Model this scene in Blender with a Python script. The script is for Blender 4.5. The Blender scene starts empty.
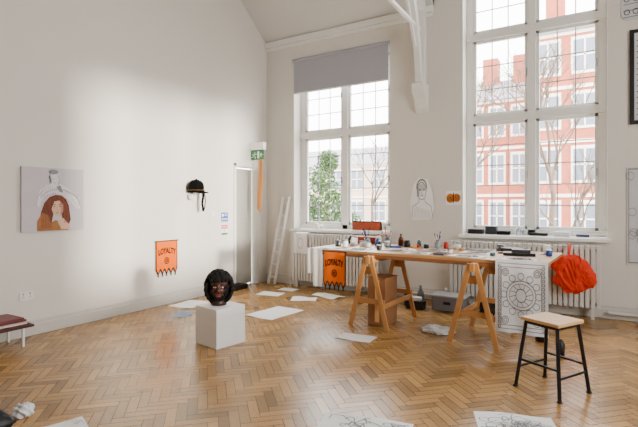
import bpy, bmesh, math, random
from mathutils import Vector, Matrix, noise as mnoise
random.seed(7)
S=bpy.context.scene
def c(r,g,b):
    f=lambda x:(x/255/12.92) if x/255<=0.04045 else ((x/255+0.055)/1.055)**2.4
    return (f(r),f(g),f(b),1)
MATS={}
def mat(name,col,rough=0.6,metal=0.0,noise=0.0,nscale=8.0,bump=0.0,bscale=40.0,col2=None,trans=0.0,alpha=1.0,spec=0.5):
    if name in MATS: return MATS[name]
    m=bpy.data.materials.new(name); m.use_nodes=True
    nt=m.node_tree; b=nt.nodes['Principled BSDF']
    b.inputs['Roughness'].default_value=rough; b.inputs['Metallic'].default_value=metal
    b.inputs['Specular IOR Level'].default_value=spec
    b.inputs['Base Color'].default_value=col
    b.inputs['Transmission Weight'].default_value=trans
    b.inputs['Alpha'].default_value=alpha
    tc=nt.nodes.new('ShaderNodeTexCoord')
    n=nt.nodes.new('ShaderNodeTexNoise'); n.inputs['Scale'].default_value=nscale; n.inputs['Detail'].default_value=5
    nt.links.new(tc.outputs['Object'],n.inputs['Vector'])
    mx=nt.nodes.new('ShaderNodeMix'); mx.data_type='RGBA'
    k=noise
    c2=col2 if col2 else (col[0]*(1-k),col[1]*(1-k),col[2]*(1-k),1)
    c1=col if col2 else (min(1,col[0]*(1+k*.4)),min(1,col[1]*(1+k*.4)),min(1,col[2]*(1+k*.4)),1)
    mx.inputs[6].default_value=c1; mx.inputs[7].default_value=c2
    nt.links.new(n.outputs['Fac'],mx.inputs[0]); nt.links.new(mx.outputs[2],b.inputs['Base Color'])
    if bump>0:
        n2=nt.nodes.new('ShaderNodeTexNoise'); n2.inputs['Scale'].default_value=bscale
        nt.links.new(tc.outputs['Object'],n2.inputs['Vector'])
        bp=nt.nodes.new('ShaderNodeBump'); bp.inputs['Strength'].default_value=bump; bp.inputs['Distance'].default_value=0.01
        nt.links.new(n2.outputs['Fac'],bp.inputs['Height']); nt.links.new(bp.outputs['Normal'],b.inputs['Normal'])
    MATS[name]=m; return m

class MB:
    def __init__(s): s.v=[];s.f=[];s.mi=[];s.sm=[];s.mats=[]
    def idx(s,m):
        if m not in s.mats: s.mats.append(m)
        return s.mats.index(m)
    def add(s,vs,fs,m,smooth=False):
        o=len(s.v); i=s.idx(m); s.v+= [Vector(p) for p in vs]
        for f in fs: s.f.append([a+o for a in f]); s.mi.append(i); s.sm.append(smooth)
    def box(s,cn,sz,m,rot=None):
        x,y,z=[a/2 for a in sz]; cn=Vector(cn)
        vs=[Vector(p) for p in [(-x,-y,-z),(x,-y,-z),(x,y,-z),(-x,y,-z),(-x,-y,z),(x,-y,z),(x,y,z),(-x,y,z)]]
        if rot is not None: vs=[rot@p for p in vs]
        s.add([p+cn for p in vs],[(0,3,2,1),(4,5,6,7),(0,1,5,4),(1,2,6,5),(2,3,7,6),(3,0,4,7)],m)
    def bb(s,x0,x1,y0,y1,z0,z1,m): s.box(((x0+x1)/2,(y0+y1)/2,(z0+z1)/2),(x1-x0,y1-y0,z1-z0),m)
    def beam(s,p0,p1,w,h,m,up=(0,0,1)):
        p0=Vector(p0);p1=Vector(p1);d=(p1-p0);L=d.length;d.normalize()
        u=Vector(up)
        if abs(d.dot(u))>.99:u=Vector((1,0,0))
        a=d.cross(u).normalized(); b=a.cross(d).normalized()
        R=Matrix((a,d,b)).transposed()
        s.box((p0+p1)/2,(w,L,h),m,R)
    def tube(s,pts,r,m,seg=8,smooth=True,caps=True):
        pts=[Vector(p) for p in pts]; n=len(pts)
        rs=r if isinstance(r,(list,tuple)) else [r]*n
        vs=[];fs=[]
        pa=None
        for i,p in enumerate(pts):
            d=(pts[min(i+1,n-1)]-pts[max(i-1,0)]).normalized()
            if pa is None:
                u=Vector((0,0,1)) if abs(d.z)<.9 else Vector((1,0,0)); a=d.cross(u).normalized()
            else:
                a=(pa-d*pa.dot(d)).normalized()
            pa=a; b=a.cross(d)
            for k in range(seg):
                t=2*math.pi*k/seg; vs.append(p+(a*math.cos(t)+b*math.sin(t))*rs[i])
        for i in range(n-1):
            for k in range(seg):
                k2=(k+1)%seg; fs.append((i*seg+k,i*seg+k2,(i+1)*seg+k2,(i+1)*seg+k))
        s.add(vs,fs,m,smooth)
        if caps:
            s.add(vs[:seg],[tuple(range(seg))],m); s.add(vs[-seg:],[tuple(reversed(range(seg)))],m)
    def lathe(s,cn,prof,m,seg=20,smooth=True,M=None):
        cn=Vector(cn);vs=[];fs=[]
        for r,z in prof:
            for k in range(seg):
                t=2*math.pi*k/seg; p=Vector((r*math.cos(t),r*math.sin(t),z))
                if M is not None:p=M@p
                vs.append(cn+p)
        n=len(prof)
        for i in range(n-1):
            for k in range(seg):
                k2=(k+1)%seg; fs.append((i*seg+k,i*seg+k2,(i+1)*seg+k2,(i+1)*seg+k))
        s.add(vs,fs,m,smooth)
    def ball(s,cn,sc,m,nu=16,nv=10,fn=None,smooth=True,rot=None):
        cn=Vector(cn);vs=[];fs=[]
        for i in range(nv+1):
            ph=math.pi*i/nv
            for k in range(nu):
                t=2*math.pi*k/nu
                d=Vector((math.sin(ph)*math.cos(t),math.sin(ph)*math.sin(t),math.cos(ph)))
                p=Vector((d.x*sc[0],d.y*sc[1],d.z*sc[2]))
                if fn:p=fn(d,p)
                if rot is not None:p=rot@p
                vs.append(cn+p)
        for i in range(nv):
            for k in range(nu):
                k2=(k+1)%nu; fs.append((i*nu+k,(i+1)*nu+k,(i+1)*nu+k2,i*nu+k2))
        s.add(vs,fs,m,smooth)
    def prism(s,poly,a0,a1,m,axis='x'):
        n=len(poly)
        f=(lambda a,p:(a,p[0],p[1])) if axis=='x' else ((lambda a,p:(p[0],a,p[1])) if axis=='y' else (lambda a,p:(p[0],p[1],a)))
        vs=[f(a0,p) for p in poly]+[f(a1,p) for p in poly]
        fs=[tuple(range(n)),tuple(reversed(range(n,2*n)))]+[(i,n+i,n+(i+1)%n,(i+1)%n) for i in range(n)]
        s.add(vs,fs,m)
    def ribbon(s,mp,pts,w,m,off=0.0015):
        for i in range(len(pts)-1):
            a=Vector(pts[i]);b=Vector(pts[i+1]);d=(b-a)
            if d.length<1e-6: continue
            d.normalize();n=Vector((-d.y,d.x))*w/2;d=d*w*.3
            q=[a-d+n,b+d+n,b+d-n,a-d-n]
            s.add([mp(p.x,p.y,off) for p in q],[(3,2,1,0)],m)
    def shape(s,mp,pts,m,off=0.001):
        s.add([mp(p[0],p[1],off) for p in pts],[tuple(range(len(pts)))],m)
    def ell(s,mp,cx,cy,rx,ry,m,off=0.001,n=24,rot=0):
        pts=[]
        for k in range(n):
            t=2*math.pi*k/n;x=rx*math.cos(t);y=ry*math.sin(t)
            pts.append((cx+x*math.cos(rot)-y*math.sin(rot),cy+x*math.sin(rot)+y*math.cos(rot)))
        s.shape(mp,pts,m,off)
    def ring(s,mp,cx,cy,rx,ry,w,m,off=0.0015,n=24,a0=0,a1=360):
        pts=[(cx+rx*math.cos(math.radians(a0+(a1-a0)*k/n)),cy+ry*math.sin(math.radians(a0+(a1-a0)*k/n))) for k in range(n+1)]
        s.ribbon(mp,pts,w,m,off)
    def grid(s,mp,nu,nv,m,smooth=True,off=0.0):
        vs=[mp(i/nu,j/nv,off) for j in range(nv+1) for i in range(nu+1)]
        fs=[(j*(nu+1)+i,j*(nu+1)+i+1,(j+1)*(nu+1)+i+1,(j+1)*(nu+1)+i) for j in range(nv) for i in range(nu)]
        s.add(vs,fs,m,smooth)
    def text(s,body,size,mp,cx,cy,m,off=0.002,su=1.0,sv=1.0,arc=0.0):
        cu=bpy.data.curves.new('t','FONT');cu.body=body;cu.size=size;cu.align_x='CENTER';cu.align_y='CENTER';cu.offset=size*0.03
        o=bpy.data.objects.new('t',cu);S.collection.objects.link(o)
        dg=bpy.context.evaluated_depsgraph_get();dg.update();me=bpy.data.meshes.new_from_object(o.evaluated_get(dg))
        vs=[mp(cx+v.co.x*su,cy+v.co.y*sv-arc*(v.co.x*su)**2,off) for v in me.vertices]
        s.add(vs,[tuple(p.vertices) for p in me.polygons],m)
        bpy.data.objects.remove(o);bpy.data.meshes.remove(me)
    def done(s,name,bevel=0.0,solid=0.0,subs=0):
        xs=[p.x for p in s.v];ys=[p.y for p in s.v];zs=[p.z for p in s.v]
        o=Vector(((min(xs)+max(xs))/2,(min(ys)+max(ys))/2,min(zs)))
        me=bpy.data.meshes.new(name);me.from_pydata([p-o for p in s.v],[],s.f)
        for m in s.mats: me.materials.append(m)
        me.polygons.foreach_set('material_index',s.mi);me.polygons.foreach_set('use_smooth',s.sm)
        me.update()
        ob=bpy.data.objects.new(name,me);ob.location=o;S.collection.objects.link(ob)
        if bevel>0:
            b=ob.modifiers.new('b','BEVEL');b.width=bevel;b.segments=2;b.limit_method='ANGLE';b.angle_limit=math.radians(50)
        if solid>0:
            b=ob.modifiers.new('s','SOLIDIFY');b.thickness=solid
        return ob
def pmap(o,U,V,rip=None):
    o=Vector(o);U=Vector(U);V=Vector(V);N=U.cross(V).normalized()
    def f(u,v,off=0.0):
        r=rip(u,v) if rip else 0
        return o+U*u+V*v+N*(off+r)
    return f

# ---------------- materials
wallm=mat('wall_paint',c(224,219,210),.6,noise=.06,nscale=1.2,bump=.05,bscale=30)
wallb=mat('wall_unseen_dark',c(192,186,176),.6,noise=.06,nscale=1.2)  # unseen walls and rear roof slope, greyed to cut bounced light
ceilm=mat('ceiling_paint',c(214,211,205),.7,noise=.04,nscale=2)
white=mat('white_gloss',c(236,235,230),.35,noise=.03)
radm=mat('radiator_paint',c(214,211,204),.4,noise=.05)
skirt=mat('skirting_paint',c(205,201,192),.45,noise=.08,nscale=4)
black=mat('black',c(12,12,14),.5,noise=.2)
feltb=mat('black_felt',c(9,9,10),.95,noise=.2,spec=.1)
blkmetal=mat('black_metal',c(12,14,18),.35,metal=.3)
pine=mat('pine_wood',c(188,130,70),.5,noise=.35,nscale=6)
tabletop=mat('table_top_wood',c(172,126,76),.4,noise=.35,nscale=5)
plyedge=mat('table_edge',c(126,78,44),.5,noise=.2)
seatm=mat('stool_seat_wood',c(208,164,108),.4,noise=.2,nscale=10)
cardb=mat('cardboard',c(146,98,58),.8,noise=.15)
orange=mat('orange_felt',c(232,104,6),.9,noise=.1,spec=.15)
redor=mat('red_orange_fabric',c(230,52,6),.75,noise=.35,nscale=9,bump=.4,bscale=22,spec=.3)
paper=mat('paper',c(244,244,242),.7,noise=.03)
paper2=mat('paper_grey',c(206,208,210),.7,noise=.12)
ink=mat('ink',c(26,26,30),.8,spec=.1)
pencil=mat('pencil_grey',c(120,120,125),.8)
pencil2=mat('pencil_light',c(168,168,170),.8)
plinthm=mat('plinth_paint',c(240,240,238),.5,noise=.03)
steel=mat('steel',c(170,172,175),.3,metal=.9)
lead=mat('window_lead',c(150,152,155),.5)
blindm=mat('blind_fabric',c(165,166,174),.8,noise=.03)
green=mat('exit_green',c(0,120,60),.4)
gold=mat('gold',c(150,110,45),.5,metal=.4)
tan=mat('ribbon_tan',c(214,160,100),.7)
tan2=mat('ribbon_ochre',c(214,134,58),.7)

def floor_mat():
    m=bpy.data.materials.new('parquet_wood');m.use_nodes=True;nt=m.node_tree;b=nt.nodes['Principled BSDF']
    a=nt.nodes.new('ShaderNodeAttribute');a.attribute_name='Col'
    tc=nt.nodes.new('ShaderNodeTexCoord')
    n=nt.nodes.new('ShaderNodeTexNoise');n.inputs['Scale'].default_value=1.3;n.inputs['Detail'].default_value=6
    nt.links.new(tc.outputs['Object'],n.inputs['Vector'])
    n3=nt.nodes.new('ShaderNodeTexNoise');n3.inputs['Scale'].default_value=45;n3.inputs['Detail'].default_value=4
    nt.links.new(tc.outputs['Object'],n3.inputs['Vector'])
    r=nt.nodes.new('ShaderNodeMapRange');r.inputs[1].default_value=.3;r.inputs[2].default_value=.7;r.inputs[3].default_value=.72;r.inputs[4].default_value=1.15
    nt.links.new(n.outputs['Fac'],r.inputs[0])
    r3=nt.nodes.new('ShaderNodeMapRange');r3.inputs[3].default_value=.70;r3.inputs[4].default_value=1.22
    nt.links.new(n3.outputs['Fac'],r3.inputs[0])
    mu=nt.nodes.new('ShaderNodeMath');mu.operation='MULTIPLY';nt.links.new(r.outputs[0],mu.inputs[0]);nt.links.new(r3.outputs[0],mu.inputs[1])
    vm=nt.nodes.new('ShaderNodeVectorMath');vm.operation='SCALE';nt.links.new(a.outputs['Color'],vm.inputs[0]);nt.links.new(mu.outputs[0],vm.inputs['Scale'])
    nt.links.new(vm.outputs[0],b.inputs['Base Color'])
    r2=nt.nodes.new('ShaderNodeMapRange');r2.inputs[3].default_value=.15;r2.inputs[4].default_value=.36
    nt.links.new(n.outputs['Fac'],r2.inputs[0]);nt.links.new(r2.outputs[0],b.inputs['Roughness'])
    b.inputs['Specular IOR Level'].default_value=.55
    bp=nt.nodes.new('ShaderNodeBump');bp.inputs['Strength'].default_value=.14;bp.inputs['Distance'].default_value=.01
    nt.links.new(n3.outputs['Fac'],bp.inputs['Height']);nt.links.new(bp.outputs['Normal'],b.inputs['Normal'])
    return m
XL,XR,YB,YF=-5.6,3.5,7.2,-3.2
def build_floor():
    L,W,g=.29,.0725,.0018
    ca,sa=math.cos(math.radians(45)),math.sin(math.radians(45))
    verts=[];faces=[];cols=[]
    def put(x0,y0,x1,y1):
        cx=(x0+x1)/2;cy=(y0+y1)/2;X=cx*ca-cy*sa;Y=cx*sa+cy*ca
        if not(XL-.15<X<XR+.15 and YF-.15<Y<YB+.15):return
        o=len(verts)
        for x,y in((x0+g,y0+g),(x1-g,y0+g),(x1-g,y1-g),(x0+g,y1-g)):
            X=x*ca-y*sa;Y=x*sa+y*ca
            verts.append((min(max(X,XL),XR),min(max(Y,YF),YB),0))
        faces.append((o,o+1,o+2,o+3))
        t=random.random();d=random.uniform(.70,1.16)
        base=(.42+.08*t,.228+.04*t,.070+.016*t)
        if random.random()<.08:d*=.7
        cols.append(tuple(q*d for q in base)+(1,))
    N=60
    for j in range(-N*3,N*3):
        for i in range(-22,23):
            x=j*W+i*2*L;y=j*W
            put(x,y,x+L,y+W)
            put(x+L,y+W-L+0,x+L+W,y+W)
    me=bpy.data.meshes.new('floor')
    o=len(verts);verts+= [(XL-.2,YF,-.002),(XR,YF,-.002),(XR,YB,-.002),(XL-.2,YB,-.002)]
    faces.append((o,o+1,o+2,o+3));cols.append((.06,.034,.015,1))
    me.from_pydata(verts,[],faces)
    ca_=me.color_attributes.new('Col','FLOAT_COLOR','CORNER')
    for p,cl in zip(me.polygons,cols):
        for q in p.loop_indices: ca_.data[q].color=cl
    me.materials.append(floor_mat());me.update()
    ob=bpy.data.objects.new('floor',me);S.collection.objects.link(ob)
build_floor()

# ---------------- walls
TB=.40
b=MB()
W1=(-4.95,-3.0,1.05,4.25);W2=(-1.8,.085,1.05,5.9)
y0,y1=YB,YB+TB
b.bb(-5.8,W1[0],y0,y1,-.1,4.85,wallm);b.bb(W1[0],W1[1],y0,y1,-.1,W1[2],wallm);b.bb(W1[0],W1[1],y0,y1,W1[3],4.85,wallm)
b.bb(W1[1],-2.25,y0,y1,-.1,4.85,wallm);b.bb(-2.25,W2[0],y0,y1,-.1,6.6,wallm)
b.bb(W2[0],W2[1],y0,y1,-.1,W2[2],wallm);b.bb(W2[0],W2[1],y0,y1,W2[3],6.6,wallm);b.bb(W2[1],XR+.2,y0,y1,-.1,6.6,wallm)
b.done('wall_back')
b=MB()
b.prism([(YF-.2,-.1),(6.30,-.1),(6.30,2.2),(6.93,2.2),(6.93,-.1),(7.2,-.1),(7.2,4.8),(2.0,8.75),(YF-.2,4.75)],XL-.2,XL,wallm)
b.done('wall_left')
WR=(.9,4.1,1.1,3.85)  # unseen window, added and sized to shape the left wall's sun patch
b=MB();b.bb(XR,XR+.2,YF-.2,WR[0],-.1,9,wallb);b.bb(XR,XR+.2,WR[1],YB,-.1,9,wallb);b.bb(XR,XR+.2,WR[0],WR[1],-.1,WR[2],wallb);b.bb(XR,XR+.2,WR[0],WR[1],WR[3],9,wallb);b.done('wall_right')
b=MB()
for k in range(4):
    y=WR[0]+(WR[1]-WR[0])*k/3;b.bb(XR+.05,XR+.13,y-.04,y+.04,WR[2],WR[3],white)
for z in(WR[2]+.04,WR[3]-.04):b.bb(XR+.05,XR+.13,WR[0],WR[1],z-.04,z+.04,white)
b.done('unseen_window_3')
b=MB();b.bb(XL,XR,YF-.2,YF,-.1,5,wallb);b.done('wall_front')
b=MB()
b.prism([(7.2,4.65),(2.0,8.6),(2.0,8.8),(7.2,4.85)],XL,-2.25,ceilm)
b.prism([(4.765,6.5),(2.0,8.6),(2.0,8.8),(4.765,6.7)],-2.25,XR,ceilm)
b.bb(-2.25,XR,4.77,7.2,6.5,6.65,ceilm)
b.prism([(7.2,4.66),(4.77,6.5),(7.2,6.5)],-2.30,-2.25,ceilm)
b.prism([(2.0,8.6),(YF,4.65),(YF,4.85),(2.0,8.8)],XL,XR,wallb)
b.done('ceiling')
b=MB();b.bb(-5.59,-2.25,7.12,7.2,4.56,4.66,white);b.bb(-5.59,-2.25,7.16,7.2,4.5,4.56,white);b.done('trim_1',.01)
b=MB();b.bb(-5.58,XR,7.175,7.2,0,.17,skirt);b.bb(-5.58,XR,7.165,7.2,.0,.13,skirt);b.done('baseboard_back',.006)
b=MB();b.bb(XL,XL+.025,YF,6.22,0,.17,skirt);b.bb(XL,XL+.035,YF,6.22,0,.13,skirt);b.done('baseboard_left',.006)
b=MB();b.tube([(.1,7.1,.09),(3.4,7.1,.09)],.02,radm);b.tube([(-3.02,7.1,.09),(-2.06,7.1,.09)],.018,radm);b.done('heating_pipe')
doorm=mat('door_paint',c(176,172,163),.5,noise=.04)
b=MB()
b.bb(-5.79,-5.75,6.32,6.91,0.01,2.18,doorm)
for z0,z1 in((.2,1.0),(1.15,2.05)):
    b.bb(-5.75,-5.742,6.40,6.83,z0,z1,doorm)
b.tube([(-5.75,6.37,1.02),(-5.70,6.37,1.02),(-5.70,6.46,1.02)],.009,steel)
b.done('door_1',.004)
b=MB();b.bb(XL,XL+.015,6.24,6.30,0,2.26,wallm);b.bb(XL,XL+.015,6.93,6.99,0,2.26,wallm);b.bb(XL,XL+.015,6.24,6.99,2.2,2.26,wallm);b.done('trim_2',.004)

def glass_mat():
    m=bpy.data.materials.new('window_glass');m.use_nodes=True;nt=m.node_tree;nt.nodes.clear()
    o=nt.nodes.new('ShaderNodeOutputMaterial');t=nt.nodes.new('ShaderNodeBsdfTransparent');g=nt.nodes.new('ShaderNodeBsdfGlossy')
    g.inputs['Roughness'].default_value=.02;mx=nt.nodes.new('ShaderNodeMixShader');mx.inputs[0].default_value=.04
    nt.links.new(t.outputs[0],mx.inputs[1]);nt.links.new(g.outputs[0],mx.inputs[2]);nt.links.new(mx.outputs[0],o.inputs[0]);return m
glass=glass_mat()
def window(name,x0,x1,z0,z1,trs):
    b=MB();ya,yb=7.44,7.54;fw=.10
    b.bb(x0,x0+fw,ya,yb,z0,z1,white);b.bb(x1-fw,x1,ya,yb,z0,z1,white)
    b.bb(x0,x1,ya,yb,z1-fw,z1,white);b.bb(x0,x1,ya-.02,yb,z0,z0+.09,white)
    xm=(x0+x1)/2;b.bb(xm-.055,xm+.055,ya-.02,yb,z0,z1,white)
    for t in trs:b.bb(x0,x1,ya-.03,yb,t-.055,t+.055,white)
    zs=[z0+.09]+[q for t in trs for q in(t-.055,t+.055)]+[z1-fw]
    for a in range(0,len(zs),2):
        za,zb=zs[a],zs[a+1]
        for xa,xb in((x0+fw,xm-.055),(xm+.055,x1-fw)):
            s=.045
            b.bb(xa,xa+s,ya+.01,ya+.06,za,zb,white);b.bb(xb-s,xb,ya+.01,ya+.06,za,zb,white)
            b.bb(xa,xb,ya+.01,ya+.06,za,za+s,white);b.bb(xa,xb,ya+.01,ya+.06,zb-s,zb,white)
            nx=3;nz=max(2,round((zb-za)/.36))
            for i in range(1,nx):
                x=xa+s+(xb-xa-2*s)*i/nx;b.bb(x-.008,x+.008,ya+.03,ya+.042,za+s,zb-s,lead)
            for j in range(1,nz):
                z=za+s+(zb-za-2*s)*j/nz;b.bb(xa+s,xb-s,ya+.03,ya+.042,z-.008,z+.008,lead)
            b.add([(xa+s,ya+.05,za+s),(xb-s,ya+.05,za+s),(xb-s,ya+.05,zb-s),(xa+s,ya+.05,zb-s)],[(0,1,2,3)],glass)
            b.box((xb-s/2,ya-.01,(za+zb)/2),(.018,.03,.11),steel)
    b.bb(x0-.04,x1+.04,7.10,7.2,z0-.045,z0,white);b.bb(x0,x1,7.2,ya-.01,z0-.0,z0+.01,white)
    b.done(name,.004)
window('window_1',*W1,[2.83])
window('window_2',*W2,[2.83,4.12])
b=MB();b.bb(-4.93,-3.02,7.165,7.172,3.60,4.2,blindm);b.tube([(-4.95,7.165,4.22),(-3.0,7.165,4.22)],.03,blindm,12);b.bb(-4.94,-3.01,7.16,7.178,3.585,3.61,white)
b.done('roller_blind')
def radiator(name,x0,x1,z0,z1,y=7.03):
    b=MB();n=int((x1-x0)/.062);p=(x1-x0)/n
    for i in range(n):
        x=x0+p*(i+.5)
        b.box((x,y-.035,(z0+z1)/2),(p*.74,.035,z1-z0),radm);b.box((x,y+.035,(z0+z1)/2),(p*.80,.035,z1-z0),radm)
        b.box((x,y,z1-.025),(p*.74,.07,.05),radm);b.box((x,y,z0+.025),(p*.74,.07,.05),radm)
    b.tube([(x0,y,z1-.05),(x1,y,z1-.05)],.02,radm);b.tube([(x0,y,z0+.05),(x1,y,z0+.05)],.02,radm)
    for x in(x0+.1,x1-.1):b.box((x,y,z0/2+.01),(.04,.08,z0+.02),radm)
    b.tube([(x0,y,z0+.05),(x0-.06,y,z0+.05),(x0-.06,y,0)],.012,radm);b.ball((x0-.06,y,z0+.05),(.03,.03,.03),white,10,6)
    b.done(name,.008)
radiator('radiator',-4.85,-3.1,.12,.98)
radiator('radiator',-1.95,.02,.15,.96)

# roof truss
b=MB();X=-2.44
b.prism([(7.2,2.98),(7.12,3.04),(7.08,3.2),(6.98,3.3),(6.96,3.42),(7.2,3.42)],X-.10,X+.10,white)
b.bb(X-.07,X+.07,7.06,7.2,3.42,4.62,white)
ctrl=[(7.03,3.45),(6.99,3.8),(6.91,4.15),(6.79,4.5),(6.6,4.85),(6.33,5.2),(5.95,5.55),(5.45,5.9),(4.8,6.2)]
for i in range(len(ctrl)-1):b.beam((X,*ctrl[i]),(X,*ctrl[i+1]),.11,.09,white,up=(1,0,0))
b.beam((X,7.12,4.62),(X,2.1,8.4),.12,.16,white,up=(1,0,0))
b.beam((X,7.06,4.28),(X,4.9,4.32),.045,.05,white,up=(1,0,0))
b.beam((X,6.85,3.95),(X,5.9,5.52),.04,.045,white,up=(1,0,0))
b.done('roof_truss_beam',.006)

# ---------------- left wall items
def lw(y0,z1,w,h,off=.0,rip=None):
    return pmap((XL+off,y0,z1-h),(0,w,0),(0,0,h),rip)
cbg=mat('canvas_lilac',c(200,195,200),.7,noise=.08,nscale=5)
auburn=mat('auburn_paint',c(116,52,28),.7,noise=.6,nscale=30);skin=mat('skin_paint',c(222,178,150),.7,noise=.2,nscale=16)
ochre=mat('ochre_paint',c(172,112,56),.7,noise=.5,nscale=24);greyp=mat('grey_paint',c(140,136,142),.7,noise=.2,nscale=30);palep=mat('pale_paint',c(228,225,228),.7,noise=.25,nscale=24)
shad=mat('shade_paint',c(188,132,108),.7,noise=.2,nscale=20);dkh=mat('dark_hair_paint',c(62,28,20),.7);lth=mat('light_hair_paint',c(160,84,48),.7)
b=MB();b.bb(XL+.003,XL+.035,2.68,3.41,1.19,1.94,cbg)
mp=lw(2.68,1.94,.73,.75,.035)
P=lambda x,y:((x-20)/62,(232.5-y)/66)
def SP(pts,m,o):b.shape(mp,[P(*p) for p in pts],m,o)
SP([(33,202),(37,190),(44,184),(58,183),(66,188),(75,197),(79,209),(74,209),(66,200),(60,195),(50,192),(41,196),(36,208)],palep,.001)
b.ell(mp,*P(51,177),.09,.13,palep,.0012);b.ell(mp,*P(50,170.5),.08,.04,greyp,.0016)
SP([(45,176),(47,173),(48.5,181),(46.5,184)],greyp,.002);SP([(53,186),(57,184),(60,192),(56,191)],greyp,.0021)
SP([(38,212),(41,203),(46,197),(52,194.5),(58,195),(63,199),(66,206),(67,214),(68,221),(65,228),(60,226),(58,214),(50,214),(47,232),(36,232),(36,222)],auburn,.0022)
b.ell(mp,*P(53.8,208),.092,.135,skin,.0026,rot=.12)
SP([(56,200),(60,205),(60,212),(57,217),(57.5,208)],shad,.0028)
SP([(45,209),(47,200),(54,196.5),(61,201),(62,208),(59.5,204),(56,200.5),(51,201.5),(48.5,208),(46,219)],auburn,.003)
for ex in(51,56.6):
    b.ell(mp,*P(ex,206.8),.014,.006,ink,.0032,12);b.ribbon(mp,[P(ex-1.5,204.9),P(ex+1.5,204.7)],.008,auburn,.0032)
b.ell(mp,*P(53.9,213.4),.020,.007,mat('lip_paint',c(160,66,60),.6),.0032,12);b.ribbon(mp,[P(54,207),P(53.4,210.6),P(54.8,210.8)],.006,shad,.0032)
SP([(34,232),(34,222),(39,213),(45,216),(47,224),(52,221),(58,223),(64,229),(66,232)],ochre,.0034)
SP([(54,222),(60,219),(66,226),(68,231),(58,231)],skin,.0036)
for k in range(14):
    b.ribbon(mp,[P(41+k*.5,203-k*.3),P(38+k*.8,214),P(38+k*.75,229)],.005,dkh if k%2 else lth,.0038)
for k in range(8):
    b.ribbon(mp,[P(60+k*.5,200+k*.6),P(61.5+k*.7,212),P(61+k*.8,224)],.005,dkh if k%2 else lth,.0038)
b.ring(mp,*P(56,200),.30,.17,.008,greyp,.002,20,10,170);b.ribbon(mp,[P(62,190),P(74,196),P(79,208)],.010,greyp,.0025);b.ribbon(mp,[P(40,190),P(35,196),P(33,205)],.008,greyp,.0025)
for k in range(12):b.ribbon(mp,[P(42+1.8*k,186+.2*k),P(37+3.2*k,196+.7*k)],.004,greyp,.002)
b.ribbon(mp,[P(47,170),P(46,176),P(48,182)],.008,ink,.0024);b.ribbon(mp,[P(54,172),P(56,178),P(55,184)],.008,greyp,.002)
b.ribbon(mp,[P(49,178),P(51,178.3)],.007,ink,.0022);b.ribbon(mp,[P(49.5,182),P(52,182)],.006,greyp,.002)
b.done('portrait_painting')
def plate(name,y,z,w,h,holes=2):
    b=MB();b.bb(XL,XL+.012,y-w/2,y+w/2,z-h/2,z+h/2,white)
    for k in range(holes):
        yy=y+(k-(holes-1)/2)*w/holes
        b.bb(XL+.012,XL+.0135,yy-.012,yy-.006,z-.02,z-.01,ink);b.bb(XL+.012,XL+.0135,yy+.006,yy+.012,z-.02,z-.01,ink);b.bb(XL+.012,XL+.0135,yy-.003,yy+.003,z+.0,z+.012,ink)
        b.bb(XL+.012,XL+.018,yy-.008,yy+.008,z+.02,z+.035,greyp)
    if not holes:b.bb(XL+.012,XL+.02,y-.012,y+.012,z-.02,z+.02,white)
    b.done(name,.003)
plate('wall_socket',2.745,.46,.15,.09)
def banner(name,mpf):
    b=MB();b.grid(lambda u,v,o=0:mpf(u,.16+.84*v,o),16,10,orange)
    n=5
    for i in range(n):
        u0,u1=i/n,(i+1)/n;um=(u0+u1)/2
        b.add([mpf(u0,.16),mpf(u1,.16),mpf(um,.0)],[(0,2,1)],orange)
        b.ribbon(mpf,[(u0+.01,.155),(um,.01),(u1-.01,.155)],.04,ink,.002)
        b.ribbon(mpf,[(um,.02),(um,-.05)],.05,ink,.002)
    for uu in(.012,.988):b.ribbon(mpf,[(uu,.16),(uu,1)],.035,ink,.002)
    b.text('LOYALTY',.205,mpf,.5,.70,ink,.006,.92,1.15,.35)
    b.ring(mpf,.5,.40,.10,.09,.025,ink,.006,16);b.ring(mpf,.5,.40,.04,.035,.025,ink,.006,12)
    b.tube([mpf(-.05,1.0,.004),mpf(1.05,1.0,.004)],.008,black)
    b.tube([mpf(-.02,1.0,.004),mpf(.5,1.0,.012),mpf(1.02,1.0,.004)],.003,black,6)
    return b.done(name)
banner('orange_banner',pmap((XL+.02,4.53,.46),(0,.40,0),(0,0,.50),lambda u,v:.004*math.sin(u*9)))
# cap with strap, on a small bracket
b=MB()
hy=5.22
b.ball((XL+.13,hy,1.79),(.11,.135,.115),feltb,24,16,fn=lambda d,p:Vector((p.x,p.y*(1+.12*max(0,-d.z)),p.z if p.z>-.075 else -.075-.2*(p.z+.075))))
b.lathe((XL+.13,hy,1.70),[(.11,0),(.128,0),(.130,.035),(.11,.06)],feltb,24)
b.tube([(XL+.13+.131*math.cos(t),hy+.131*math.sin(t),1.735) for t in [k*math.pi/12 for k in range(25)]],.003,gold,6)
b.ball((XL+.22,hy+.04,1.70),(.07,.13,.016),feltb,18,8)
b.ball((XL+.13,hy,1.905),(.018,.018,.014),feltb,8,6)
b.grid(pmap((XL+.16,hy+.085,1.40),(0,.05,0),(0,0,.32),lambda u,v:.010*math.sin(v*9+1)),3,12,feltb)
b.tube([(XL+.18,hy+.13,1.71),(XL+.18,hy+.15,1.56),(XL+.17,hy+.14,1.44),(XL+.17,hy+.11,1.40)],.008,feltb)
b.tube([(XL,hy,1.66),(XL+.11,hy,1.66),(XL+.11,hy,1.72)],.01,white)
b.lathe((XL+.07,hy-.05,1.58),[(.0,0),(.03,.01),(.045,.05),(.04,.09),(.0,.092)],mat('bracket_white',c(225,225,222),.5),16)
b.done('peaked_cap')
b=MB();mp=lw(5.915,1.37,.17,.16,.004);blue=mat('sign_blue',c(16,72,160),.4);red=mat('sign_red',c(200,26,20),.4)
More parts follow.
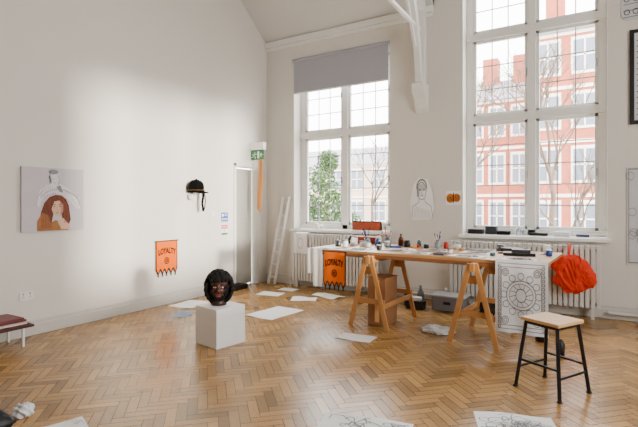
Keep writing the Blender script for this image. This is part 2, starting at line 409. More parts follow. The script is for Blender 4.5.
b.bb(XL,XL+.004,5.915,6.085,1.21,1.37,paper);b.shape(mp,[(0,.0),(1,.0),(1,1),(0,1)],blue,.001)
b.ell(mp,.25,.7,.14,.16,paper,.002)
for k in range(2):b.ribbon(mp,[(.1,.34-.14*k),(.9,.34-.14*k)],.05,paper,.002)
b.ribbon(mp,[(.5,.82),(.9,.82)],.05,paper,.002);b.ribbon(mp,[(.5,.65),(.85,.65)],.05,paper,.002)
b.done('safety_notice')
b=MB();mp=lw(5.925,1.15,.15,.17,.004)
b.bb(XL,XL+.004,5.925,6.075,.98,1.15,paper);b.shape(mp,[(0,.62),(1,.62),(1,1),(0,1)],red,.001);b.shape(mp,[(0,.0),(1,.0),(1,.2),(0,.2)],green,.001)
b.ring(mp,.5,.42,.13,.12,.05,red,.002,14)
b.ribbon(mp,[(.15,.81),(.85,.81)],.07,paper,.002)
b.done('fire_notice')
plate('light_switch',5.70,1.35,.09,.09,0)
b=MB();b.bb(XL,-5.26,6.66,6.74,2.52,2.66,white);b.bb(-5.58,-5.28,6.695,6.705,2.34,2.52,green)
mp=pmap((-5.58,6.694,2.34),(.30,0,0),(0,0,.18))
b.ring(mp,.30,.78,.035,.05,.05,paper,.001,10)
for pl in([(.30,.66),(.26,.42)],[(.28,.64),(.40,.55),(.43,.62)],[(.28,.64),(.18,.58),(.15,.46)],[(.26,.42),(.36,.30),(.34,.12)],[(.26,.42),(.17,.28),(.07,.28)]):b.ribbon(mp,pl,.05,paper,.001)
b.shape(mp,[(.5,.15),(.66,.15),(.66,.85),(.5,.85)],paper,.001)
b.ribbon(mp,[(.94,.5),(.74,.5)],.05,paper,.001);b.ribbon(mp,[(.82,.68),(.74,.5),(.82,.32)],.05,paper,.001)
b.done('exit_sign',.003)
b=MB()
for k,(x,w_,m_) in enumerate(((-5.43,.115,tan),(-5.395,.035,tan2))):
    mpx=pmap((x,6.688-.010*k,1.42+.04*k),(w_,0,0),(.03,0,.92-.04*k),lambda u,v:.008*math.sin(v*6+u*2));b.grid(mpx,4,20,m_)
mpx=pmap((-5.43,6.688,1.42),(.115,0,0),(0,0,.92));b.add([mpx(0,0),mpx(1,0),mpx(.5,-.06)],[(0,2,1)],tan)
b.done('hanging_pennant',solid=.004)
b=MB();b.bb(-5.55,-5.42,6.02,6.42,0,.09,black);b.bb(-5.53,-5.44,6.06,6.25,.09,.12,black);b.done('black_case',.01)
b=MB();wd=mat('whitened_wood',c(238,234,226),.5,noise=.08)
A0=Vector((-5.38,6.96,.01));A1=Vector((-5.18,7.165,1.66));dx=Vector((.15,0,0))
b.beam(A0,A1,.032,.045,wd);b.beam(A0+dx,A1+dx,.032,.045,wd)
for k in range(7):
    p=A0.lerp(A1,.08+.14*k);b.beam(p,p+dx,.03,.025,wd)
b.done('wooden_ladder')
b=MB();bd=mat('bench_dark',c(60,38,32),.5,noise=.2)
b.bb(-5.54,-5.17,1.8,2.62,.20,.225,bd)
for x in(-5.51,-5.20):
    for y in(1.84,2.52):b.bb(x-.012,x+.012,y-.012,y+.012,0,.20,white)
b.done('low_bench',.004)
b=MB()
for i,(col,dx_) in enumerate([((110,24,34),0),((225,215,200),.02),((120,40,44),-.01),((130,60,66),.0)]):
    mm=mat('magazine_cover_%d'%i,c(*col),.5,noise=.8,nscale=14);b.box((-5.35+dx_,2.24-dx_,.236+.022*i),(.34,.68-.04*i,.02),mm,Matrix.Rotation(.06*math.sin(i*3),3,'Z'))
b.done('magazine_stack')

# ---------------- back wall items
def bw(x0,z1,w,h,off=.01): return pmap((x0,YB-off,z1-h),(w,0,0),(0,0,h))
b=MB();mp=bw(-2.65,1.95,.42,.70)
b.shape(mp,[(.1,0),(.85,.03),(.97,.3),(.9,.65),(.72,.95),(.35,1),(.12,.8),(.0,.4)],paper,.002)
b.ring(mp,.48,.68,.17,.2,.016,pencil,.004);b.ring(mp,.48,.74,.2,.2,.03,pencil,.004,20,0,180)
for ex in(.41,.56):b.ring(mp,ex,.71,.035,.015,.014,pencil,.004,10)
b.ribbon(mp,[(.49,.70),(.47,.63),(.51,.62)],.012,pencil,.004);b.ring(mp,.49,.575,.05,.012,.012,pencil,.004,10)
b.ribbon(mp,[(.38,.5),(.36,.42),(.12,.32),(.1,.1)],.014,pencil,.004);b.ribbon(mp,[(.60,.5),(.62,.42),(.85,.33),(.9,.1)],.014,pencil,.004)
for k in range(12):b.ribbon(mp,[(.16+.06*k,.06),(.22+.05*k,.33-.01*k)],.012,pencil2,.004)
for k in range(8):b.ribbon(mp,[(.28+.02*k,.85-.03*k),(.30+.01*k,.55)],.010,pencil2,.004)
for k in range(14):b.ribbon(mp,[(.33+.025*k,.84+.02*math.sin(k)),(.31+.028*k,.70+.02*math.cos(k*2))],.012,pencil2,.004)
b.done('portrait_sketch')
b=MB();mp=bw(-2.06,1.72,.24,.22);b.shape(mp,[(0,0),(1,0),(1,1),(0,1)],paper,.001)
b.ell(mp,.3,.48,.27,.33,mat('orange_print',c(210,118,24),.6,noise=.4,nscale=40),.002);b.ell(mp,.7,.5,.26,.30,MATS['orange_print'],.0022)
b.ribbon(mp,[(.5,.15),(.5,.85)],.06,ink,.003)
for k in range(5):b.ribbon(mp,[(.12+.08*k,.3),(.16+.09*k,.62)],.03,ink,.003)
for k in range(3):b.ribbon(mp,[(.6+.1*k,.3),(.64+.1*k,.7)],.03,ink,.003)
b.done('tiger_print')
b=MB();mp=bw(.33,3.76,.5,1.22,.03);b.bb(.33,.83,7.17,7.198,2.54,3.76,black)
b.shape(mp,[(.1,.04),(.9,.04),(.9,.96),(.1,.96)],paper2,.002)
for k in range(14):b.ribbon(mp,[(.15,.1+.06*k),(.85,.12+.055*k)],.012,pencil,.003)
b.ring(mp,.5,.5,.25,.2,.02,ink,.003);b.done('framed_drawing')
b=MB();mp=bw(.24,4.45,.6,.56,.012);b.shape(mp,[(.0,0.1),(.1,0),(1,.05),(1,1),(0,1)],paper2,.001)
for k in range(6):b.ribbon(mp,[(.04,.08+.15*k),(.96,.12+.15*k)],.02,pencil,.003)
for k in range(6):b.ring(mp,.1+.16*k,.2,.05,.06,.015,ink,.003,12);b.ring(mp,.1+.16*k,.5,.05,.06,.015,ink,.003,12)
b.done('lace_drawing')
b=MB();mp=bw(.30,1.99,.7,1.26,.012);b.shape(mp,[(0,0),(1,0),(1,1),(0,1)],paper2,.001)
for k in range(34):
    x=.05+random.random()*.9;y=.06+random.random()*.88;b.ring(mp,x,y,.06,.04,.012,pencil2 if k%2 else pencil,.003,14)
b.ribbon(mp,[(.03,.02),(.97,.02),(.97,.98),(.03,.98),(.03,.02)],.012,pencil,.003)
b.done('ornament_drawing')

# ---------------- trestle table
TR=Matrix.Rotation(math.radians(-3),3,'Z');TC=Vector((-1.88,5.77,0))
def T(x,y,z): return TC+TR@Vector((x,y,z))
TZ=.92
b=MB()
b.box(T(0,0,TZ-.018),(2.94,1.22,.032),tabletop,TR);
b.box(T(0,-.6,TZ-.055),(2.9,.03,.042),plyedge,TR)
def trestle(cx,y0,y1):
    top=TZ-.035
    b.beam(T(cx,y0-.03,top-.05),T(cx,y1+.03,top-.05),.05,.09,pine)
    for y in(y0,y1):
        for s in(-1,1):
            b.beam(T(cx+s*.03,y,top-.01),T(cx+s*.25,y,.005),.054,.030,pine,up=(0,1,0))
        b.beam(T(cx-.2,y+.03,.33),T(cx+.2,y+.03,.33),.022,.06,pine)
        b.beam(T(cx-.09,y+.03,.70),T(cx+.09,y+.03,.70),.022,.09,pine)
    for s in(-1,1):b.beam(T(cx+s*.185,y0,.28),T(cx+s*.185,y1,.28),.022,.06,pine)
trestle(-.48,-.72,.12);trestle(.76,-.70,.14)
b.done('trestle_table',.003)

def fr(x0,z1,w,h,off,rip=None):
    o=T(x0,-.62-off,z1-h);U=TR@Vector((w,0,0));return pmap(o,U,(0,0,h),rip)
b=MB();mp=fr(.98,.935,.50,.75,.014,lambda u,v:.010*math.sin(u*11+v*2)*(1.1-v))
cloth=mat('printed_cloth',c(222,222,224),.8,noise=.08,nscale=14)
b.grid(mp,24,16,cloth)
def poly(pts,w=.010,m=pencil):
    q=[]
    for i in range(len(pts)-1):
        for k in range(8):
            t=k/8;q.append((pts[i][0]*(1-t)+pts[i+1][0]*t,pts[i][1]*(1-t)+pts[i+1][1]*t))
    q.append(pts[-1]);b.ribbon(mp,q,w,m,.003)
poly([(.06,.05),(.94,.05),(.94,.95),(.06,.95),(.06,.05)]);poly([(.12,.1),(.88,.1),(.88,.9),(.12,.9),(.12,.1)])
b.ring(mp,.5,.52,.28,.2,.014,pencil,.003,40);b.ring(mp,.5,.52,.23,.16,.01,pencil,.003,40);b.ring(mp,.5,.52,.1,.09,.014,pencil,.003)
for k in range(12):
    a=k*math.pi/6;b.ring(mp,.5+.33*math.cos(a),.52+.26*math.sin(a),.06,.045,.010,pencil,.003,14)
    poly([(.5+.1*math.cos(a),.52+.08*math.sin(a)),(.5+.23*math.cos(a+.2),.52+.16*math.sin(a+.2))],.010,pencil)
for xx in(.2,.8):
    for yy in(.17,.83):
        b.ring(mp,xx,yy,.06,.05,.012,pencil,.003,14);b.ring(mp,xx,yy,.03,.025,.010,pencil,.003,10)
for k in range(16):
    b.ring(mp,.09,.08+.055*k,.02,.02,.01,pencil,.003,8);b.ring(mp,.91,.08+.055*k,.02,.02,.01,pencil,.003,8)
b.done('ornamental_cloth_drawing')
banner('orange_banner',fr(-1.19,.90,.34,.47,.02,lambda u,v:.004*math.sin(u*9)))
b=MB()
for x0,w,h,of in((-1.46,.13,.34,.006),(-1.36,.15,.50,.014)):
    mp=fr(x0,.925,w,h,of,lambda u,v:.012*math.sin(u*8+v)*(1.2-v));b.grid(mp,10,10,paper)
b.done('white_cloth')
b=MB();mp=pmap((-4.78,6.955,.62),(.28,0,0),(0,0,.37),lambda u,v:.008*math.sin(u*9)*(1.2-v));b.grid(mp,10,10,paper)
b.add([mp(0,1),mp(1,1),mp(1,1)+Vector((0,.1,.012)),mp(0,1)+Vector((0,.1,.012))],[(0,1,2,3)],paper)
b.ring(mp,.5,.5,.2,.25,.02,pencil,.003);b.done('hanging_drawing')

# --- table clutter
Z=TZ
jarm=mat('jar_glass',c(190,200,205),.1,trans=.6);blueb=mat('blue_plastic',c(30,70,145),.4);teal=mat('teal_plastic',c(50,100,105),.4)
def jar(x,y,r,h,m,name='paint_jar',lid=None,brushes=0,bottle=False):
    b=MB();p=T(x,y,Z)
    if bottle:
        b.lathe(p,[(0,.001),(r,.001),(r,h*.6),(r*.9,h*.68),(r*.35,h*.8),(r*.35,h*.9)],m,16);b.lathe(p,[(r*.42,h*.88),(r*.42,h),(0,h)],lid or white,12)
    else:
        b.lathe(p,[(0,.001),(r*.95,.001),(r,.01),(r,h*.9),(r*.9,h*.93),(r*.9,h)]+([(r*.8,h),(r*.8,h*.5),(0,h*.5)] if brushes else [(0,h)]),m,16)
        if lid:b.lathe(p,[(r*1.03,h*.88),(r*1.03,h*1.02),(0,h*1.02)],lid,16)
    for k in range(brushes):
        a=random.uniform(0,6.3);q=p+Vector((0,0,h*.3));e=p+Vector((math.cos(a)*r*1.5,math.sin(a)*r*1.5,h+random.uniform(.06,.14)))
        b.tube([q,e],[.003,.005],random.choice([pine,black,redor,blueb]),6);b.ball(e,(.007,.007,.018),ink,6,5)
    b.done(name)
tin=mat('tin_grey',c(110,115,120),.4,metal=.5)
jar(-1.02,.25,.045,.10,jarm,brushes=5,name='brush_jar')
jar(-.90,.38,.04,.16,white,name='glue_bottle',bottle=True,lid=redor)
jar(-.80,.15,.035,.13,blueb,name='ink_bottle',bottle=True)
jar(-.98,.06,.05,.07,paper,lid=black)
jar(-.72,.30,.05,.12,tin,name='paint_tin',brushes=3)
jar(-.64,.12,.035,.08,jarm,lid=white);jar(-.86,-.02,.04,.06,white,lid=teal)
jar(-.55,.38,.04,.17,mat('amber_bottle',c(100,50,18),.2),name='amber_bottle',bottle=True,lid=black)
jar(-.42,.30,.045,.09,black,name='black_mug');jar(-.30,.44,.03,.11,teal,name='ink_bottle',bottle=True)
jar(-1.22,.22,.05,.09,white,lid=white);jar(-1.15,.05,.035,.12,paper2,name='glue_bottle',bottle=True)
jar(-1.3,-.1,.045,.08,tin,name='paint_tin');jar(-1.12,-.2,.035,.10,white,lid=blueb);jar(-.68,-.02,.03,.10,black,name='ink_bottle',bottle=True)
jar(.24,.42,.05,.05,white,lid=white,name='paint_pot');jar(-.05,.45,.035,.12,black,name='ink_bottle',bottle=True);jar(.0,.33,.04,.10,jarm,brushes=4,name='brush_jar')
jar(1.32,.45,.04,.09,white,name='paint_pot',lid=white)
jar(-.12,.24,.035,.06,black,name='ink_pot',lid=steel);jar(.12,.33,.03,.09,mat('red_plastic',c(180,40,25),.4),name='paint_tube_pot');jar(.78,.44,.05,.08,tin,name='paint_tin');jar(1.38,.15,.035,.07,blueb,name='ink_pot',lid=white);jar(-1.36,.36,.04,.13,black,name='ink_bottle',bottle=True)
jar(.34,-.17,.03,.05,white,name='ink_pot',lid=black);jar(-.56,-.28,.03,.06,black,name='ink_pot',lid=steel);jar(.84,-.18,.03,.04,teal,name='ink_pot',lid=white)
def flat(name,x,y,w,d,h,m,a=0,z=Z):
    b=MB();b.box(T(x,y,z+h/2+.001),(w,d,h),m,Matrix.Rotation(a-.05,3,'Z'))
    b.done(name,min(.004,h*.3))
flat('sketchbook',1.08,.05,.34,.22,.03,black,.2);flat('hardback_book',.95,.38,.24,.2,.05,mat('book_dark',c(38,34,38),.5),-.1)
flat('watercolour_box',1.1,.05,.2,.14,.035,mat('tin_dark',c(52,54,58),.4),.2,Z+.032)
flat('wooden_box',-1.17,.48,.34,.12,.10,mat('box_red',c(160,60,32),.6),.1)
flat('cutting_mat',.5,.42,.38,.26,.004,mat('mat_dark',c(40,58,52),.6),.05)
flat('pencil_tin',-.50,.10,.16,.06,.02,blueb,.4);flat('eraser_block',-.10,-.22,.05,.03,.02,white,.2);flat('dark_notebook',.30,-.40,.12,.18,.018,mat('notebook_dark',c(50,46,60),.5),.1);flat('postcard_pile',.88,.16,.12,.08,.015,mat('postcard_ochre',c(190,120,60),.6,noise=.6,nscale=30),.3);flat('small_tin',-.30,.33,.08,.06,.03,redor,.2)
def sheetT(x,y,w,d,a,m,k,z=.001):
    b=MB();R=Matrix.Rotation(a,3,'Z');U=TR@R@Vector((w,0,0));V=TR@R@Vector((0,d,0));o=T(x,y,Z+z)-U/2-V/2
    mp=pmap(o,U,V,lambda u,v:.002*math.sin(u*5+v*4)+.002);b.grid(mp,8,8,m)
    for i in range(k):
        pts=[(random.uniform(.1,.9),random.uniform(.1,.9)) for _ in range(4)];b.ribbon(mp,pts,.045,ink if i%2 else pencil,.0015)
    if k:b.ring(mp,.5,.5,.3,.3,.06,ink,.0015);b.ell(mp,.4,.5,.18,.24,pencil,.0012)
    b.done('drawing_sheet')
sheetT(-.33,-.1,.30,.24,.1,paper,4);sheetT(.10,.05,.36,.26,-.1,paper2,6);sheetT(.60,.05,.36,.28,.05,paper,6);sheetT(.04,-.42,.30,.22,.1,paper,3);sheetT(-.80,-.38,.3,.3,.1,paper,4);sheetT(.62,-.42,.38,.24,-.05,paper,7);sheetT(1.17,-.38,.34,.3,.1,paper2,6);sheetT(-1.2,-.45,.24,.2,-.1,paper,0);sheetT(1.32,.30,.14,.1,0,paper,2)
b=MB()
for p,r in((T(.36,.24,Z),.04),(T(-.28,.20,Z),.04)):
    b.lathe(p,[(r*.7,.002),(r,.002),(r,.03),(r*.7,.03),(r*.7,.002)],tan,20)
b.done('masking_tape')
b=MB()
for k in range(5):
    p=T(-.38+.03*k,-.42+.02*k,Z+.006);a=.3+.2*k;d=Vector((math.cos(a),math.sin(a),0))*.07
    b.tube([p-d,p+d],[.004,.005],random.choice([redor,black,blueb,pine]),6)
b.done('pencils')
b=MB();b.bb(-3.72,-3.2,7.25,7.262,1.062,1.20,mat('sunset_print',c(180,68,28),.5,noise=.6,nscale=12));b.bb(-3.74,-3.18,7.262,7.275,1.062,1.22,black);b.done('picture_on_sill')
b=MB()
for x,y,w,h,m in((-1.62,7.28,.22,.07,black),(-1.4,7.3,.16,.12,mat('dark_bottle',c(45,50,55),.4)),(-1.22,7.27,.18,.05,ink),(-.75,7.28,.24,.04,black),(-.45,7.28,.2,.06,paper2),(-.2,7.3,.16,.035,mat('book_blue',c(60,70,100),.5))):
    b.bb(x-w/2,x+w/2,y-.06,y+.06,1.062,1.062+h,m)
b.done('sill_books',.005)
b=MB()
for x,h in((-1.02,.12),(-.94,.09),(-4.5,.10),(-4.4,.07)):b.lathe((x,7.3,1.062),[(0,.001),(.035,.001),(.035,h*.8),(.015,h),(0,h)],jarm if x>-2 else white,14)
b.done('sill_jars')

# red-orange garment hanging in front of radiator
b=MB()
cen=Vector((-.30,6.835,.60))
def crm(d,p):
    q=p.copy();s=Vector((d.x*1.6,d.y*1.2,d.z*1.1))
    n=mnoise.noise(s*1.4+Vector((3,1,7)));f=1-abs(mnoise.noise(Vector((d.x*4.5+d.z*1.5,d.y*2,d.z*1.4))))*2
    q.x*=1+.38*n-.12*d.z;q.z*=1+.22*mnoise.noise(s*1.9+Vector((9,2,1)));q.y*=.75+.65*f
    return q
b.ball(cen+Vector((0,0,.0)),(.22,.055,.25),redor,90,64,fn=crm)
b.ball(cen+Vector((-.15,-.02,.14)),(.10,.045,.12),redor,48,32,fn=crm,rot=Matrix.Rotation(.7,3,'Y'));b.ball(cen+Vector((.16,-.02,-.03)),(.10,.045,.14),redor,48,32,fn=crm,rot=Matrix.Rotation(-.35,3,'Y'))
b.tube([cen+Vector((-.05,.0,.20)),cen+Vector((-.04,.04,.33)),cen+Vector((-.04,.10,.38)),cen+Vector((-.04,.19,.375))],.014,redor)
b.done('orange_jacket')

# stool
b=MB();sc=Vector((-.334,4.178,0));SR=Matrix.Rotation(math.radians(-29),3,'Z')
st=lambda x,y,z:sc+SR@Vector((x,y,z))
b.box(st(0,0,.568),(.335,.335,.026),seatm,SR);b.box(st(0,0,.541),(.29,.29,.028),blkmetal,SR)
cr=[(-1,-1),(1,-1),(1,1),(-1,1)]
def lg(s,z):
    t=1-z/.55;r=.135+.058*t;return st(s[0]*r,s[1]*r,z)
for s in cr:b.beam(lg(s,.55),lg(s,.0),.026,.026,blkmetal);b.box(lg(s,.008),(.032,.032,.016),black,SR)
for i in range(4):
    z=.17 if i%2 else .23
    b.beam(lg(cr[i],z),lg(cr[(i+1)%4],z),.018,.018,blkmetal)
b.done('stool',.004)

# plinth
b=MB();PR=Matrix.Rotation(math.radians(-10),3,'Z');pc=Vector((-3.54,3.73,0))
b.box(pc+Vector((0,0,.205)),(.38,.38,.41),plinthm,PR);b.done('plinth',.004)
b=MB();hc=pc+Vector((-.02,0,.60))
HR=Matrix.Rotation(math.radians(45)+math.radians(-5),3,'Z')
skn=mat('sculpt_skin',c(64,31,20),.45,noise=.35,nscale=25,spec=.35);hairm=mat('sculpt_hair',c(10,8,8),.8,noise=.3,bump=.4,bscale=60,spec=.2);lipm=mat('sculpt_lip',c(110,40,32),.5)
def face(d,p):
    q=p.copy()
    if d.y<0:
        f=-d.y;g=lambda x,z,sx,sz:math.exp(-((d.x-x)/sx)**2-((d.z-z)/sz)**2)
        q.y-=.040*g(0,-.12,.13,.17)*f+.018*g(0,.03,.08,.2)*f
        q.y+=.020*(g(.30,.10,.16,.10)+g(-.30,.10,.16,.10))
        q.y-=.012*(g(.3,.27,.25,.08)+g(-.3,.27,.25,.08)+g(0,-.42,.2,.1))
        q.y-=.016*g(0,-.70,.25,.15)+.010*(g(.42,-.15,.15,.15)+g(-.42,-.15,.15,.15))
    if d.z<0:q.x*=1-.25*d.z*d.z
    return q
b.ball(hc,(.105,.125,.15),skn,48,36,fn=face,rot=HR)
H=lambda x,y,z:hc+HR@Vector((x,y,z))
eyew=mat('sculpt_eye',c(190,178,158),.4)
for s in(-1,1):
    b.ball(H(s*.036,-.104,.016),(.019,.012,.009),eyew,14,10,rot=HR);b.ball(H(s*.036,-.114,.016),(.008,.004,.008),black,10,8,rot=HR)
    b.tube([H(s*.014,-.123,.037),H(s*.036,-.126,.046),H(s*.060,-.108,.038)],[.003,.006,.003],hairm,8)
    b.ball(H(s*.014,-.142,-.035),(.011,.012,.009),skn,10,8,rot=HR)
    b.ball(H(s*.103,.005,.0),(.012,.022,.034),skn,12,8,rot=HR)
b.ball(H(0,-.132,-.060),(.032,.012,.008),lipm,16,8,rot=HR);b.ball(H(0,-.130,-.074),(.028,.013,.009),lipm,16,8,rot=HR)
b.lathe(hc+Vector((0,0,-.19)),[(.0,.002),(.085,.002),(.08,.03),(.065,.07),(.062,.12)],skn,24)
rnd=random.Random(3)
for k in range(1100):
    t=rnd.uniform(0,2*math.pi);z=rnd.uniform(-.95,1);rr=math.sqrt(1-z*z);d=Vector((rr*math.cos(t),rr*math.sin(t),z))
    fr_=d.y<-.25
    hair=(not fr_ and z>-.85) or z>.50
    beard=fr_ and (z<-.58 or (abs(d.x)>.62 and z<.2))
    if (abs(d.x)<.35 and fr_ and -.60<z<-.3): continue
    if hair:
        p=Vector((d.x*.142,d.y*.15,d.z*.178));r=rnd.uniform(.014,.028)
    elif beard: p=Vector((d.x*.100,d.y*.126,d.z*.155));r=rnd.uniform(.010,.017)
    else:continue
    b.ball(H(*p),(r,r,r),hairm,7,5)
b.done('sculpted_head')

# ---------------- floor papers
def sheet(x,y,w,d,a,m=paper,k=0,z=.002,crum=.004,name='paper_sheet',pm=pencil,seed=1):
    rn=random.Random(seed);b=MB();R=Matrix.Rotation(math.radians(a),3,'Z');U=R@Vector((w,0,0));V=R@Vector((0,d,0));o=Vector((x,y,z))-U/2-V/2
    mp=pmap(o,U,V,lambda u,v:crum*(1+math.sin(u*6+v*3+seed))*(.5+.5*math.sin(v*5+seed)));b.grid(mp,12,12,m)
    for i in range(k):
        cx,cy=rn.uniform(.15,.85),rn.uniform(.15,.85)
        b.ring(mp,cx,cy,rn.uniform(.04,.13),rn.uniform(.04,.13),.012,pm,.002,14,0,rn.uniform(150,360))
        pts=[(cx,cy)]
        for _ in range(4):pts.append((min(.95,max(.05,pts[-1][0]+rn.uniform(-.2,.2))),min(.95,max(.05,pts[-1][1]+rn.uniform(-.2,.2)))))
        b.ribbon(mp,pts,.012,pm,.002)
    b.done(name)
sheet(-3.85,5.14,.48,.70,-3,seed=1);sheet(-5.28,4.92,.42,.50,8,seed=2);sheet(-4.88,4.40,.26,.34,15,mat('paper_blue',c(140,164,184),.7,noise=.4,nscale=20),4,seed=3)
sheet(-4.74,6.2,.42,.30,10,seed=4);sheet(-4.71,6.68,.32,.24,0,seed=5);sheet(-3.82,6.55,.50,.30,-15,seed=6,crum=.012);sheet(-4.02,6.12,.40,.28,25,seed=16,crum=.01)
sheet(-2.35,4.66,.42,.26,5,seed=7);sheet(-1.33,2.72,.62,.46,14,k=22,seed=8,name='drawing_sheet',crum=.008)
sheet(-.48,3.36,.52,.34,20,k=22,seed=9,name='drawing_sheet',crum=.006);sheet(-3.0,1.72,.36,.26,-20,k=3,seed=10)
plast=mat('plastic_bag',c(232,234,236),.3,noise=.08,bump=.8,bscale=26)
def lump(name,x,y,sx,sy,sz,m,sd=0):
    b=MB()
    def fn(d,p):
        n=.14*math.sin(6*d.x+4*d.z+sd)+.12*math.sin(9*d.y+7*d.z+sd*2)+.10*math.sin(17*d.x-13*d.y+sd)+.05*math.sin(29*d.y+23*d.z)
        q=p*(1+n);q.z=max(q.z,-sz*.55);return q
    b.ball((x,y,sz*.55+.002),(sx,sy,sz),m,48,30,fn=fn);b.done(name)
lump('plastic_bag',-1.62,5.34,.17,.11,.05,plast,1);lump('plastic_bag',-3.50,1.70,.06,.06,.05,plast,2)
lump('black_rucksack',-3.40,1.40,.16,.15,.10,black,3)
# under table
b=MB();b.box((-2.35,5.40,.30),(.24,.34,.58),cardb,TR);b.box((-2.35,5.40,.595),(.26,.36,.012),cardb,TR);b.bb(-2.38,-2.32,5.222,5.227,.05,.57,tan);b.done('cardboard_box',.003)
b=MB();b.bb(-2.05,-1.6,6.45,6.75,.01,.20,mat('box_grey',c(120,122,126),.6));b.bb(-2.07,-1.58,6.43,6.77,.20,.225,mat('lid_grey',c(165,167,170),.5));b.bb(-1.88,-1.78,6.42,6.43,.1,.14,black);b.done('storage_box',.006)
b=MB();b.bb(-3.0,-2.7,6.4,6.7,.0,.16,black);b.tube([(-2.95,6.55,.16),(-2.95,6.55,.24),(-2.75,6.55,.24),(-2.75,6.55,.16)],.01,steel);b.done('toolbox',.01)
b=MB();b.lathe((-1.30,6.5,0),[(0,.002),(.09,.002),(.11,.2),(.112,.22),(.10,.22),(.10,.02)],black,20);b.done('bucket')
for i,(x,y) in enumerate(((-2.45,6.55),(-2.3,6.7),(-1.05,6.6))):
    b=MB();b.lathe((x,y,0),[(0,.002),(.05,.002),(.05,.18),(.02,.25),(.02,.29),(0,.29)],[black,tin,white][i],16);b.done('floor_bottle')
b=MB();b.bb(-2.4,-2.15,6.35,6.5,0,.12,black);b.bb(-2.38,-2.2,6.37,6.48,.12,.17,paper2);b.done('shoe_box',.006)
b=MB();b.lathe((-.55,5.6,0),[(0,.002),(.06,.002),(.06,.12),(.055,.13),(0,.13)],black,18);b.done('black_tin')
b=MB();b.lathe((-.33,5.15,0),[(0,.002),(.035,.002),(.035,.12),(.015,.16),(0,.17)],black,16);b.done('spray_can')

# ---------------- exterior
def brick(name,c1,c2,mort,sc=1.0):
    m=bpy.data.materials.new(name);m.use_nodes=True;nt=m.node_tree;bs=nt.nodes['Principled BSDF'];bs.inputs['Roughness'].default_value=.85
    tc=nt.nodes.new('ShaderNodeTexCoord');mpn=nt.nodes.new('ShaderNodeMapping');mpn.inputs['Rotation'].default_value=(math.pi/2,0,0)
    br=nt.nodes.new('ShaderNodeTexBrick');br.inputs['Color1'].default_value=c1;br.inputs['Color2'].default_value=c2;br.inputs['Mortar'].default_value=mort
    br.inputs['Scale'].default_value=4*sc
    nt.links.new(tc.outputs['Object'],mpn.inputs[0]);nt.links.new(mpn.outputs[0],br.inputs['Vector']);nt.links.new(br.outputs['Color'],bs.inputs['Base Color']);return m
bk1=brick('red_brick',c(176,76,50),c(156,60,38),c(180,140,115));bk2=brick('pale_brick',c(205,180,160),c(190,160,140),c(210,200,190))
stone=mat('stone_trim',c(232,224,210),.8);wgl=mat('outside_glass',c(110,118,130),.15);slate=mat('slate_roof',c(150,148,155),.7,noise=.2)
GZ=-.8
def building(name,x0,x1,y,zt,bm,nx,nz,gable=False):
    b=MB();b.bb(x0,x1,y,y+8,GZ,zt,bm)
    b.prism([(y-.3,zt),(y+4,zt+2.2),(y+8.3,zt)],x0-.2,x1+.2,slate)
    fh=(zt-GZ)/nz
    for j in range(nz):
        z0=GZ+fh*j+fh*.25;z1=GZ+fh*j+fh*.82
        b.bb(x0,x1,y-.06,y,GZ+fh*(j+1)-.18,GZ+fh*(j+1),stone)
        for i in range(nx):
            xc=x0+(x1-x0)*(i+.5)/nx;w=min(.62,(x1-x0)/nx*.3)
            b.bb(xc-w-.12,xc+w+.12,y-.05,y,z0-.15,z1+.18,stone)
            b.bb(xc-w,xc+w,y-.07,y-.04,z0,z1,wgl)
            b.bb(xc-.04,xc+.04,y-.10,y-.07,z0,z1,stone);b.bb(xc-w,xc+w,y-.10,y-.07,(z0+z1)/2-.04,(z0+z1)/2+.04,stone)
    if gable:
        xc=(x0+x1)/2;w=(x1-x0)*.28;b.prism([(xc-w,zt),(xc+w,zt),(xc,zt+3.0)],y-.1,y+3,bm,'y')
    for xx in (x0+1,x1-1):b.bb(xx-.5,xx+.5,y+3,y+4,zt,zt+3.6,bm)
    b.done(name)
building('brick_building',-7.6,-3.6,31,8.2,bk1,3,3)
building('brick_building',-3.3,9,28,10.8,bk1,7,4,True)
building('terrace_house',-32,-15,42,5.6,bk2,7,2)
b=MB();b.bb(-60,60,7.7,90,GZ-.2,GZ,mat('pavement',c(150,148,142),.9,noise=.2));b.done('ground')
def tree(name,x,y,h,sd,depth=5):
    rn=random.Random(sd);b=MB();bark=mat('bark',c(104,84,70),.9,noise=.3)
    def br(p,d,l,r,k):
        e=p+d*l;b.tube([p,(p+e)/2+Vector((rn.uniform(-1,1),rn.uniform(-1,1),0))*l*.06,e],[r,r*.85,r*.7],bark,5,caps=False)
        if k==0:return
        for _ in range(3 if k>1 else 4):
            nd=(d+Vector((rn.uniform(-.75,.75),rn.uniform(-.75,.75),rn.uniform(-.15,.5)))).normalized();br(e-d*l*rn.uniform(0,.3),nd,l*rn.uniform(.6,.82),r*.58,k-1)
    br(Vector((x,y,GZ)),Vector((0,0,1)),h*.3,h*.012,depth);b.done(name)
tree('bare_tree',-1.3,17,9,4);tree('bare_tree',-5.4,22,10,9);tree('bare_tree',-12.5,27,9,12,4);tree('bare_tree',-.6,12,4.6,22,4)
lf=mat('leaf_green',c(58,92,34),.7,noise=.5,nscale=3)
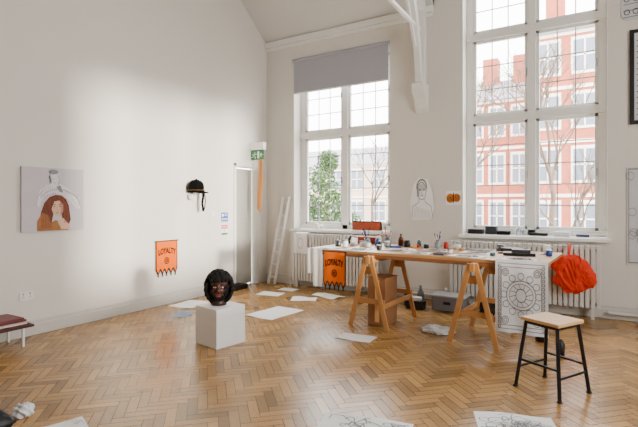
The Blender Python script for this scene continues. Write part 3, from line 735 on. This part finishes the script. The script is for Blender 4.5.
def leafy(name,x,y,blobs,n,sd):
    rn=random.Random(sd);b=MB();b.tube([(x,y,GZ),(x,y,1.5)],.12,MATS['bark'])
    for k in range(n):
        cx,cy,cz,r=rn.choice(blobs)
        d=Vector((rn.gauss(0,1),rn.gauss(0,1),rn.gauss(0,1))).normalized()*r*rn.random()**.4
        p=Vector((x+cx,y+cy,cz))+d
        u=Vector((rn.uniform(-1,1),rn.uniform(-1,1),rn.uniform(-1,1))).normalized()*.10;v=Vector((rn.uniform(-1,1),rn.uniform(-1,1),rn.uniform(-1,1))).normalized()*.06
        b.add([p-u,p-v,p+u,p+v],[(0,1,2,3)],lf)
    b.done(name)
leafy('leafy_tree',-10.6,18,[(0,0,.6,.9),(.2,0,1.8,.8),(-.3,0,2.7,.7),(.1,0,3.5,.5),(-.9,0,1.4,.7),(.9,.3,.6,.7)],3600,5)
leafy('leafy_tree',-7.9,19,[(0,0,.0,.8),(.5,0,.3,.7),(-.6,0,.2,.6)],1600,8)
rn=random.Random(6)
b=MB()
for k in range(2200):
    p=Vector((rn.uniform(-16,2),rn.uniform(15.5,16.1),GZ+rn.random()*1.3));u=Vector((rn.uniform(-1,1),rn.uniform(-1,1),rn.uniform(-1,1))).normalized()*.15;v=Vector((rn.uniform(-1,1),rn.uniform(-1,1),rn.uniform(-1,1))).normalized()*.1
    b.add([p-u,p-v,p+u,p+v],[(0,1,2,3)],lf)
b.done('hedge')

# ---------------- light
w=bpy.data.worlds.new('World');S.world=w;w.use_nodes=True;nt=w.node_tree;bg=nt.nodes['Background'];bg.inputs[1].default_value=15;bg.inputs[0].default_value=(.98,.98,.98,1)
def area(name,loc,sx,sy,e,tgt,col=(1,1,1),portal=False):
    l=bpy.data.lights.new(name,'AREA');l.shape='RECTANGLE';l.size=sx;l.size_y=sy;l.energy=e;l.color=col
    o=bpy.data.objects.new(name,l);o.location=loc;S.collection.objects.link(o)
    o.rotation_euler=(Vector(tgt)-Vector(loc)).to_track_quat('-Z','Y').to_euler()
    if portal:l.cycles.is_portal=True
    return o
area('portal_window_1',(-3.975,7.62,2.65),1.95,3.2,1,(-3.975,0,2.65),portal=True)
area('portal_window_2',(-.86,7.62,3.45),1.9,4.85,1,(-.86,0,3.45),portal=True)
area('portal_unseen_window_3',(3.75,2.5,2.475),3.2,2.75,1,(-5,2.5,2.475),portal=True)
l=bpy.data.lights.new('sun','SUN');l.energy=9;l.angle=math.radians(5);l.color=(1,.93,.82)
o=bpy.data.objects.new('sun',l);S.collection.objects.link(o);o.rotation_euler=Vector((-1,.28,-.08)).to_track_quat('-Z','Y').to_euler()

cam=bpy.data.cameras.new('camera');cam.lens=36*460/638;cam.sensor_width=36;cam.shift_y=-8.5/638
co=bpy.data.objects.new('camera',cam);co.location=(0,0,1.5);co.rotation_euler=(math.radians(90),0,math.radians(31.4));S.collection.objects.link(co);S.camera=co
